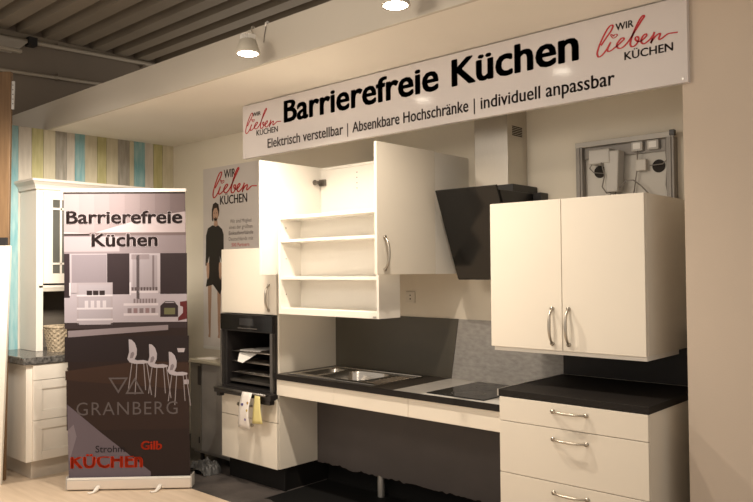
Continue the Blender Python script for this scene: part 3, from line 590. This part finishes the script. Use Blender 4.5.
t = thing('bottle', (-3.10, -0.36, 0.82), 'small black bottle standing on the steel dishwasher', 'bottle')
MB().lathe((-3.10, -0.36, 0.8203), [(0.030, 0), (0.033, 0.006), (0.033, 0.10), (0.028, 0.118), (0.016, 0.13)], 20).build('bottle_body', BMETAL, t, smooth=True)
MB().lathe((-3.10, -0.36, 0.9503), [(0.018, 0), (0.018, 0.03), (0.014, 0.033)], 16).build('cap', BMETAL, t, smooth=True)
tag(MB().hexa([(-3.42, -0.44, .8203), (-3.28, -0.40, .8203), (-3.30, -0.27, .8203), (-3.44, -0.31, .8203)], [(-3.42, -0.44, .823), (-3.28, -0.40, .823), (-3.30, -0.27, .823), (-3.44, -0.31, .823)]).build('paper_sheet', mat('white_paper', (.78, .75, .72))), 'white paper sheet lying on the steel dishwasher', 'paper')
# crumpled grey foil bag on the floor
mb = MB(); N = 26; vs = []
for i in range(N + 1):
    for j in range(N + 1):
        u, v = i / N * 2 - 1, j / N * 2 - 1
        r = max(0.0, 1 - (u * u) ** 2 - (v * v) ** 2 * .7)
        h = 0.012 + 0.075 * min(1, r * 1.4) * (0.65 + 0.7 * abs(noise.noise((u * 2.3, v * 2.3, 3.1)))) + 0.012 * noise.noise((u * 6, v * 6, 1))
        vs.append((-3.13 + u * 0.13 + .02 * noise.noise((v * 2, 7, u)), -0.57 + v * 0.085 + .02 * noise.noise((u * 2, 2, v)), max(0.003, h if r > 0 else 0.003)))
mb.add(vs, [(i * (N + 1) + j, (i + 1) * (N + 1) + j, (i + 1) * (N + 1) + j + 1, i * (N + 1) + j + 1) for i in range(N) for j in range(N)])
tag(mb.build('plastic_bag', mat('grey_film', (0.06, 0.06, 0.06), 0.45, var=.2, scale=12)), 'crumpled dark grey plastic bag on the slate floor by the dishwasher', 'bag')

# ================================================================== roll-up banner
RA = Vector((-3.475, -1.465, 0)); RB = Vector((-2.86, -0.856, 0)); RC = (RA + RB) / 2
ang = math.atan2(RB.y - RA.y, RB.x - RA.x); RW = 0.85; RH = 2.104
t = thing('roll_up_banner', RC, 'tall roll-up banner printed with a kitchen photo on an aluminium base', 'banner', rz=ang)
LEAN = -0.078
def R_(px, py, d=0.0):      # picture of the banner: 64..193 across, 190..488 down
    v = (488.3 - py) / 298.0 * RH
    u = (px - 130.5 + (488 - py) * 0.0192) / 124.5 * RW * (1 + 0.026 * v / RH)
    return (u + LEAN * v / RH * 0.6, -0.004 - d, v)
mb = bx(-0.43, 0.43, -0.05, 0.05, 0.008, 0.078).build('base', mat('roll_up_aluminium', (0.74, 0.69, 0.64), 0.3, 0.5), t, 0.008, local=True)
lab(bx(-0.427, 0.427, -0.052, -0.02, 0.078, 0.086).build('slot_lip', WPLAST, mb, 0.001, local=True), 'white upper lip')
for x in (-0.434, 0.43): bx(x, x + .004, -0.048, 0.048, 0.01, 0.098).build('end_cap', GREYP, mb, local=True)
for x in (-0.21, 0.215):
    MB().tube([(x, -0.04, 0.03), (x - .005, -0.075, 0.018), (x - .015, -0.115, 0.008), (x - .035, -0.125, 0.007), (x - .05, -0.115, 0.007)], [0.014, 0.014, 0.008, 0.006, 0.006], 8).build('swivel_foot', WPLAST, t, smooth=True, local=True)
MB().tube([(0.0, 0.02, 0.07), (-0.045, 0.02, 2.10)], 0.009, 10).build('support_pole', ALU, t, smooth=True, local=True)
ax, ay, az = R_(62, 190.5); bx_, _, bz = R_(187, 190.5)
mb = MB(); mb.hexa([(ax, -0.012, az - .012), (bx_, -0.012, az - .012), (bx_, 0.026, az - .012), (ax, 0.026, az - .012)], [(ax, -0.012, az + .012), (bx_, -0.012, az + .012), (bx_, 0.026, az + .012), (ax, 0.026, az + .012)])
mb.build('top_rail', WPLAST, t, 0.003, local=True)
GR = lambda *c: mat('print_%02d%02d%02d' % tuple(int(x * 99) for x in c), tuple(x * k for x, k in zip(c, (0.56, 0.555, 0.61))), 0.5, spec=0.2)
sh = MB(); sh.hexa([(-0.415, -0.004, 0.08), (0.415, -0.004, 0.08), (0.415, -0.001, 0.08), (-0.415, -0.001, 0.08)],
         [(R_(64, 191)[0], -0.004, az), (R_(186, 191)[0], -0.004, az), (R_(186, 191)[0], -0.001, az), (R_(64, 191)[0], -0.001, az)])
sheet_o = sh.build('print_sheet', GR(0.034, 0.020, 0.017), t, local=True)
pic = MB(); pm = []
def R2(px, py, d): # de-skewed picture coordinates: px as seen at the row py
    return R_(px, py, d)
def shp(col, pts, d=0.0006):
    m = GR(*col)
    if m not in pm: pm.append(m)
    pic.mi = pm.index(m)
    pts = [R2(x, y, d) for x, y in pts]
    pic.poly(pts[::-1])
def rc(col, x0, y0, x1, y1, d=0.0006): shp(col, [(x0, y0), (x1, y0), (x1, y1), (x0, y1)], d)
# ceiling and soffit of the printed kitchen
for k in range(8):
    f = k / 7; rc((0.42 - .22 * f, 0.35 - .20 * f, 0.335 - .19 * f), 64.5 + k * 15.2, 194, 64.5 + (k + 1) * 15.2 + .1, 234)
shp((0.56, 0.48, 0.46), [(64.5, 232), (92, 234), (150, 217), (186.5, 212), (186.5, 234), (64.5, 234)], 0.0010)
rc((0.20, 0.15, 0.14), 90, 233, 187, 236, 0.0012); rc((0.30, 0.25, 0.25), 64.5, 236, 187, 254, 0.0010); rc((0.46, 0.40, 0.395), 64.5, 237, 120, 252, 0.0012)
rc((0.50, 0.45, 0.46), 64.5, 293, 188, 323, 0.0008)
rc((0.50, 0.45, 0.45), 64.5, 254, 188, 294, 0.0008)
for a, b in ((64.5, 70), (107.5, 130), (161, 188)): rc((0.035, 0.022, 0.024), a, 254, b, 295 if a > 65 else 298, 0.0012)
rc((0.30, 0.26, 0.27), 72, 255, 107, 283, 0.0012); rc((0.38, 0.34, 0.345), 133, 256, 158, 290, 0.0012)
rc((0.10, 0.08, 0.08), 137, 256, 140, 300, 0.0016); rc((0.2, .16, .16), 153, 256, 155, 290, 0.0016); rc((0.3, .25, .25), 132, 255, 150, 260, 0.0016)
for z in (291.5, 304, 314): rc((0.70, 0.64, 0.64), 124 if z > 300 else 131, z, 159, z + 2.4, 0.0016)
for k in range(9): rc((0.12, 0.09, 0.09), 132 + k * 3, 288, 134.2 + k * 3, 291.5, 0.002)
for k in range(8): rc((0.25, 0.2, 0.2), 134 + k * 3, 299.5, 136 + k * 3, 304, 0.002)
for k in range(5): rc((0.25 + .05 * (k % 2), 0.2, 0.2), 128 + k * 6, 309, 132 + k * 6, 314, 0.002)
rc((0.45, 0.40, 0.40), 77, 283, 113, 326, 0.0014); rc((0.46, 0.42, 0.43), 79, 285, 111, 325, 0.0018)
for z in (295, 308, 319): rc((0.74, 0.69, 0.69), 77, z, 113, z + 1.8, 0.0022)
for k in range(3): rc((0.03, 0.02, 0.02), 87 + k * 6.4, 291, 92.4 + k * 6.4, 295.6, 0.0024)
for k in range(4): rc((0.70, 0.65, 0.65), 85 + k * 6, 301, 88.5 + k * 6, 308, 0.0024)
for a in (69.5, 130): rc((0.75, 0.70, 0.70), a, 283, a + 1.6, 296, 0.0024)
shp((0.04, 0.03, 0.03), [(161, 318), (161, 307), (164, 304), (176, 304), (179, 307), (179, 318)], 0.002); rc((0.17, 0.17, 0.08), 165, 309, 176, 315.5, 0.0026)
for pts in ([(164, 304.5), (166, 302.3), (175, 302.3), (177, 304.5), (176, 304.5), (174.5, 303), (166.5, 303), (165, 304.5)],): shp((0.06, 0.05, 0.05), pts, 0.0024)
shp((0.13, 0.02, 0.02), [(181, 303), (188, 302), (188, 320), (179, 322), (179, 319), (184, 314), (184, 308), (181, 307)], 0.0022)
# printed worktop, fascia and floor
rc((0.05, 0.035, 0.035), 64.5, 323.5, 188, 329, 0.0014); shp((0.33, 0.28, 0.28), [(68, 331), (169, 326), (169, 331), (68, 337.5)], 0.002)
rc((0.028, 0.018, 0.019), 64.5, 337, 190, 362, 0.0008)
shp((0.065, 0.034, 0.022), [(65, 371), (140, 362), (190, 364), (190, 392), (65, 380)], 0.0008); shp((0.045, 0.025, 0.019), [(66, 380), (190, 391), (190, 430), (66, 430)], 0.0010)
shp((0.20, 0.165, 0.185), [(66.6, 404), (100, 432), (151, 472), (151, 478.2), (67.9, 478.2)], 0.0016); shp((0.30, 0.26, 0.28), [(67, 430), (73, 424), (76, 436), (68, 462)], 0.002)
# printed chairs
def chair(x, y, s):
    q = lambda *p: [(x + a * s, y + b * s) for a, b in p]
    for (a, b, c, d) in ((3, 23, -1, 52), (8, 24, 6, 56), (15, 24, 17, 52), (18, 23.5, 23, 57)): shp((0.40, 0.36, 0.35), q((a, b), (a + .9, b), (c + .9, d), (c, d)), 0.0026)
    shp((0.60, 0.56, 0.57), q((0, 0), (3, 0.5), (6.5, 4), (8.5, 10), (8.2, 16), (6, 20.5), (9, 21.5), (15, 21.2), (20, 22.5), (20, 24), (15, 25.2), (6, 25), (1, 23.5), (-1.5, 20), (0.5, 13), (0.2, 6)), 0.003)
    shp((0.30, 0.26, 0.27), q((2.2, 14), (4.6, 12.5), (6.0, 15), (4.2, 19), (1.2, 19.5)), 0.0034)
chair(129, 340, 0.98); chair(149.5, 345, 0.95); chair(169.5, 353, 0.95)
shp((0.6, .55, .55), [(178, 349.5), (186, 349.5), (185, 353.5), (179, 353.5)], 0.0022)
rc((0.55, 0.50, 0.50), 185, 381, 190, 385.5, 0.0024)
pic.build('printed_picture', pm, sheet_o, local=True)
def tri(mb, p, w=2.2):
    c = (sum(x for x, _ in p) / 3, sum(y for _, y in p) / 3)
    q = [(x + (c[0] - x) * .30, y + (c[1] - y) * .30) for x, y in p]
    for i in range(3):
        j = (i + 1) % 3; mb.poly([R2(*p[i], .0036), R2(*p[j], .0036), R2(*q[j], .0036), R2(*q[i], .0036)])
mb = MB(); tri(mb, [(108.4, 378), (128.4, 378), (118.4, 394)]); tri(mb, [(125.5, 394.5), (144.5, 394.5), (135, 378)])
PP = lambda u, v: R2(u, -v, 0.0036)
put_text(mb, 'GRANBERG', 76, 178.5, -415, 12.6, PP, -0.004, 1.12)
lab(mb.build('printed_logo', GR(0.17, 0.145, 0.135), sheet_o, local=True), 'grey logo lettering')
P_ = lambda u, v: R2(u, -v, 0.0030)
for w_, a_, b_, z_ in (('Barrierefreie', 66.8, 183.5, -224.0), ('Küchen', 92, 158.6, -247)):
    mb = MB(); put_bold(mb, w_, a_, b_, z_, 12.6, PP, 0.75, xh=0.73); mb2 = MB(); put_bold(mb2, w_, a_ - .5, b_ + .5, z_ - .4, 13.5, P_, 1.15, xh=0.73)
    lab(mb2.build('headline_outline', GR(0.66, 0.58, 0.56), sheet_o, local=True), 'pale outline'); lab(mb.build('headline_word', GR(0.075, 0.05, 0.047), sheet_o, local=True), 'dark brown headline')
mb = MB(); put_text(mb, 'Strohm', 95, 124.5, -452, 6.6, PP, 0.004); lab(mb.build('printed_name', GR(0.02, 0.016, 0.02), sheet_o, local=True), 'black small lettering')
mb = MB(); put_bold(mb, 'Gilb', 141, 162.6, -450, 8.4, PP, 0.4); lab(mb.build('printed_name', mat('orange_red_print', (0.62, 0.045, 0.012), 0.5, spec=0.2), sheet_o, local=True), 'orange-red name'); mb = MB(); put_bold(mb, 'KÜCHEn', 69.7, 143, -467.5, 11.4, PP, 0.75, xh=0.9)
lab(mb.build('printed_name', mat('orange_red_print', (0.62, 0.045, 0.012), 0.5, spec=0.2), sheet_o, local=True), 'orange-red bold lettering')

# ================================================================== ivory country units on the left
FX = -3.92; SY = -1.576
t = thing('country_base_cabinet', (-4.25, -0.95, 0), 'ivory country-style base cabinet with framed drawers under the granite worktop', 'cabinet')
bx(-4.61, FX + .02 - .02 - .0, SY, -0.35, 0.13, 0.845).build('carcase', SHAK, t, 0.002)
lab(bx(-4.60, FX - 0.03, SY + .05, -0.37, 0, 0.13).build('plinth', mat('beige_plinth', (0.55, 0.49, 0.42), 0.5), t), 'beige plinth')
def shaker(parent, name, y0, y1, z0, z1, panel, knob):
    d = bx(FX + .0005, FX + .02, y0, y1, z0, z1)
    if panel:
        d = MB(); w = 0.065; x0, x1 = FX + .0005, FX + .02
        d.box(x0, x1, y0, y0 + w, z0, z1).box(x0, x1, y1 - w, y1, z0, z1).box(x0, x1, y0 + w, y1 - w, z0, z0 + w).box(x0, x1, y0 + w, y1 - w, z1 - w, z1)
        d.box(x0, FX + .010, y0 + w, y1 - w, z0 + w, z1 - w)
        d.box(FX + .010, FX + .015, y0 + w, y0 + w + .008, z0 + w, z1 - w).box(FX + .010, FX + .015, y0 + w, y1 - w, z0 + w, z0 + w + .008).box(FX + .010, FX + .015, y0 + w, y1 - w, z1 - w - .008, z1 - w)
    o = d.build(name, SHAK, parent, 0.002)
    kx = FX + .02; ky = (y0 + y1) / 2; kz = knob
    kb = MB(); kb.tube([(kx, ky, kz), (kx + .012, ky, kz), (kx + .016, ky, kz), (kx + .026, ky, kz), (kx + .030, ky, kz)], [0.006, 0.006, 0.014, 0.014, 0.008], 14)
    lab(kb.build('knob', mat('dark_nickel', (0.22, 0.20, 0.18), 0.3, 0.9), o, smooth=True), 'dark metal knob')
for y0, y1 in ((-1.532, -1.02), (-1.015, -0.40)):
    shaker(t, 'drawer', y0, y1, 0.728, 0.842, False, 0.79); shaker(t, 'drawer', y0, y1, 0.433, 0.724, True, 0.665); shaker(t, 'drawer', y0, y1, 0.137, 0.429, True, 0.372)
t = tag(MB().hexa([(-4.615, -1.61, .846), (-3.885, -1.61, .846), (-3.885, -0.33, .846), (-4.615, -0.33, .846)], [(-4.615, -1.60, .898), (-3.895, -1.60, .898), (-3.895, -0.34, .898), (-4.615, -0.34, .898)]).build('granite_worktop', GRANITE, None, 0.008), 'dark speckled granite worktop on the ivory country base cabinet', 'worktop')
# hutch
HX = -4.30; HY0, HY1 = -1.345, -0.42
t = thing('hutch_cabinet', (-4.45, -0.9, 0.9), 'ivory glass-door hutch cabinet with crown moulding on the granite worktop', 'cabinet')
mb = bx(-4.612, HX, HY0, HY0 + .022, 0.8985, 2.19).box(-4.612, HX, HY1 - .022, HY1, 0.8985, 2.19).box(-4.612, HX, HY0 + .022, HY1 - .022, 2.165, 2.19).box(-4.612, HX, HY0 + .022, HY1 - .022, 1.40, 1.42)
mb.box(HX - .02, HX, HY0 + .022, HY0 + .055, 0.8985, 2.165); mb.build('carcase', SHAK, t, 0.002)
lab(bx(-4.612, -4.60, HY0 + .022, HY1 - .022, 0.8985, 2.165).box(-4.60, HX - .002, HY0 + .0225, HY0 + .026, 0.8985, 1.40).build('niche_back', NICHE, t), 'dark niche lining')
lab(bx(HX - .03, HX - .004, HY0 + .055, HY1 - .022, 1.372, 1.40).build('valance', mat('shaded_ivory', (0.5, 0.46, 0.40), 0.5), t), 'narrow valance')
for y0, y1 in ((-1.292, -0.86), (-0.855, -0.44)):
    mb = MB(); w = 0.07; x0, x1 = HX + .001, HX + .021; z0, z1 = 1.435, 2.175
    mb.box(x0, x1, y0, y0 + w, z0, z1).box(x0, x1, y1 - w, y1, z0, z1).box(x0, x1, y0 + w, y1 - w, z0, z0 + .08).box(x0, x1, y0 + w, y1 - w, z1 - .065, z1)
    mb.box(x0, x1, y0 + w, y1 - w, 2.028, 2.046).box(x0, x1, y0 + w, y1 - w, 1.585, 1.602)
    mb.box(x0, x1, y0 + w + .06, y0 + w + .075, z0 + .08, z1 - .065).box(x0, x1, y1 - w - .075, y1 - w - .06, z0 + .08, z1 - .065)
    d = mb.build('door', SHAK, t, 0.002)
    lab(bx(HX + .007, HX + .011, y0 + w - .004, y1 - w + .004, z0 + .076, z1 - .061).build('pane', GLASSD, d), 'dark glass')
    k = MB(); k.tube([(HX + .021, y1 - .035, 1.475), (HX + .035, y1 - .035, 1.475), (HX + .045, y1 - .035, 1.475)], [0.005, 0.012, 0.010], 12); k.build('knob', mat('dark_nickel', (.22, .2, .18)), d, smooth=True)
prof = [(0.0, 2.190), (0.012, 2.190), (0.014, 2.205), (0.022, 2.225), (0.040, 2.245), (0.050, 2.252), (0.052, 2.270), (0.0, 2.270)]
mb = MB(); ys_ = (HY0, HY1); vs = []
ring = lambda o, z: [(-4.612, HY0 - o, z), (HX + o, HY0 - o, z), (HX + o, HY1 + o, z), (-4.612, HY1 + o, z)]
for o, z in prof[:-1]: vs += ring(o, z)
k = len(prof) - 1
mb.add(vs, [(i * 4 + j, i * 4 + (j + 1) % 4, (i + 1) * 4 + (j + 1) % 4, (i + 1) * 4 + j) for i in range(k - 1) for j in range(4)] + [(3, 2, 1, 0), tuple((k - 1) * 4 + j for j in range(4))])
mb.build('crown_moulding', SHAK, t)
# wicker basket
t = thing('wicker_basket', (-4.20, -1.17, 0.899), 'pale woven wicker basket on the granite worktop in front of the hutch', 'basket')
mb = MB(); NT, NZ = 72, 20; vs = []
def bring(f, ins, z0=0.8992):
    out = []
    z = z0 + 0.19 * f
    for k in range(NT):
        a = 2 * math.pi * k / NT; hx, hy = (0.085 + .025 * f - ins), (0.115 + .03 * f - ins); q = 4
        d = (abs(math.cos(a) / hx) ** q + abs(math.sin(a) / hy) ** q) ** (-1 / q)
        wv = 0.005 * math.sin(a * 18 + (math.pi if int(f * NZ) // 2 % 2 else 0)) if ins == 0 else 0
        out.append((-4.19 + math.cos(a) * (d + wv), -1.165 + math.sin(a) * (d + wv), z))
    return out
for i in range(NZ + 1): vs += bring(i / NZ, 0)
for i in range(3): vs += bring(1 - i / 2 * .95, 0.012)
R = NZ + 4
mb.add(vs, [(i * NT + k, i * NT + (k + 1) % NT, (i + 1) * NT + (k + 1) % NT, (i + 1) * NT + k) for i in range(R - 1) for k in range(NT)] + [tuple(range(NT))[::-1], tuple((R - 1) * NT + k for k in range(NT))])
mb.build('basket_body', WICKER, t)
rimp = bring(1.0, 0.004, 0.8992); MB().tube([(p[0], p[1], p[2] + .004) for p in rimp[::2]] + [(rimp[0][0], rimp[0][1], rimp[0][2] + .004)], 0.010, 8).build('rim_braid', WICKER, t, smooth=True)

# ================================================================== things leaning at the left edge of the view
ld = Vector((0.707, 0.707, 0)); nd = Vector((0.707, -0.707, 0))
def LP(o, u, z, d): p = o + ld * u + nd * d; return (p.x, p.y, z)
def lbox(mb, o, u0, u1, z0, z1, d0, d1, lean=0.0, back=0.0):
    c = []
    for z in (z0, z1):
        for u, d in ((u0, d0), (u1, d0), (u1, d1), (u0, d1)):
            c.append(LP(o, u + lean * z, z, d - back * z))
    return mb.hexa(c[:4], c[4:])
o1 = Vector((-3.985, -1.73, 0))
t = thing('white_frame', o1 + ld * -0.35, 'white painted wooden frame leaning in front of the tall brown board', 'frame')
Lm = 0.036
for u0, u1 in ((-0.70, -0.63), (-0.055, 0.016)): lbox(MB(), o1, u0, u1, 0.0, 1.72, 0, 0.03, Lm).build('stile', WHITEW, t, 0.002)
for z in (0.05, 0.80, 1.10, 1.40, 1.66): lbox(MB(), o1, -0.63, -0.055, z, z + .06, 0.004, 0.026, Lm).build('cross_rail', WHITEW, t, 0.002)
lab(lbox(MB(), o1, -0.63, -0.055, 0.11, 1.66, 0.002, 0.006, Lm).build('back_board', mat('pale_board', (0.70, 0.64, 0.54), 0.6), t), 'pale back board')
lab(lbox(MB(), o1, -0.30, -0.012, 1.722, 1.78, 0.002, 0.03, Lm).build('top_block', BMETAL, t, 0.002), 'black top block')
o2 = o1 - nd * 0.085
t = thing('wooden_board', o2 + ld * -0.2, 'tall brown wooden board standing upright behind the white frame', 'board')
lbox(MB(), o2, -0.42, -0.006, 0.0, 3.02, -0.03, 0.0, 0.012).build('board', BROWNW, t, 0.003)
mb = MB(); lbox(mb, o2, -0.005, 0.014, 2.74, 2.95, -0.02, -0.006, 0.012)
lab(mb.build('metal_strip', ALU, t), 'pale metal strip')
mb = MB()
for k in range(5): p = LP(o2, 0.005 + .012 * 2.87, 2.78 + k * .035, -0.0058); mb.cyl(p, (p[0] + .001, p[1] - .001, p[2]), 0.004, 8)
mb.build('strip_hole', HOLE, t)
for o in list(bpy.data.objects):
    if '_o' in o: del o['_o']
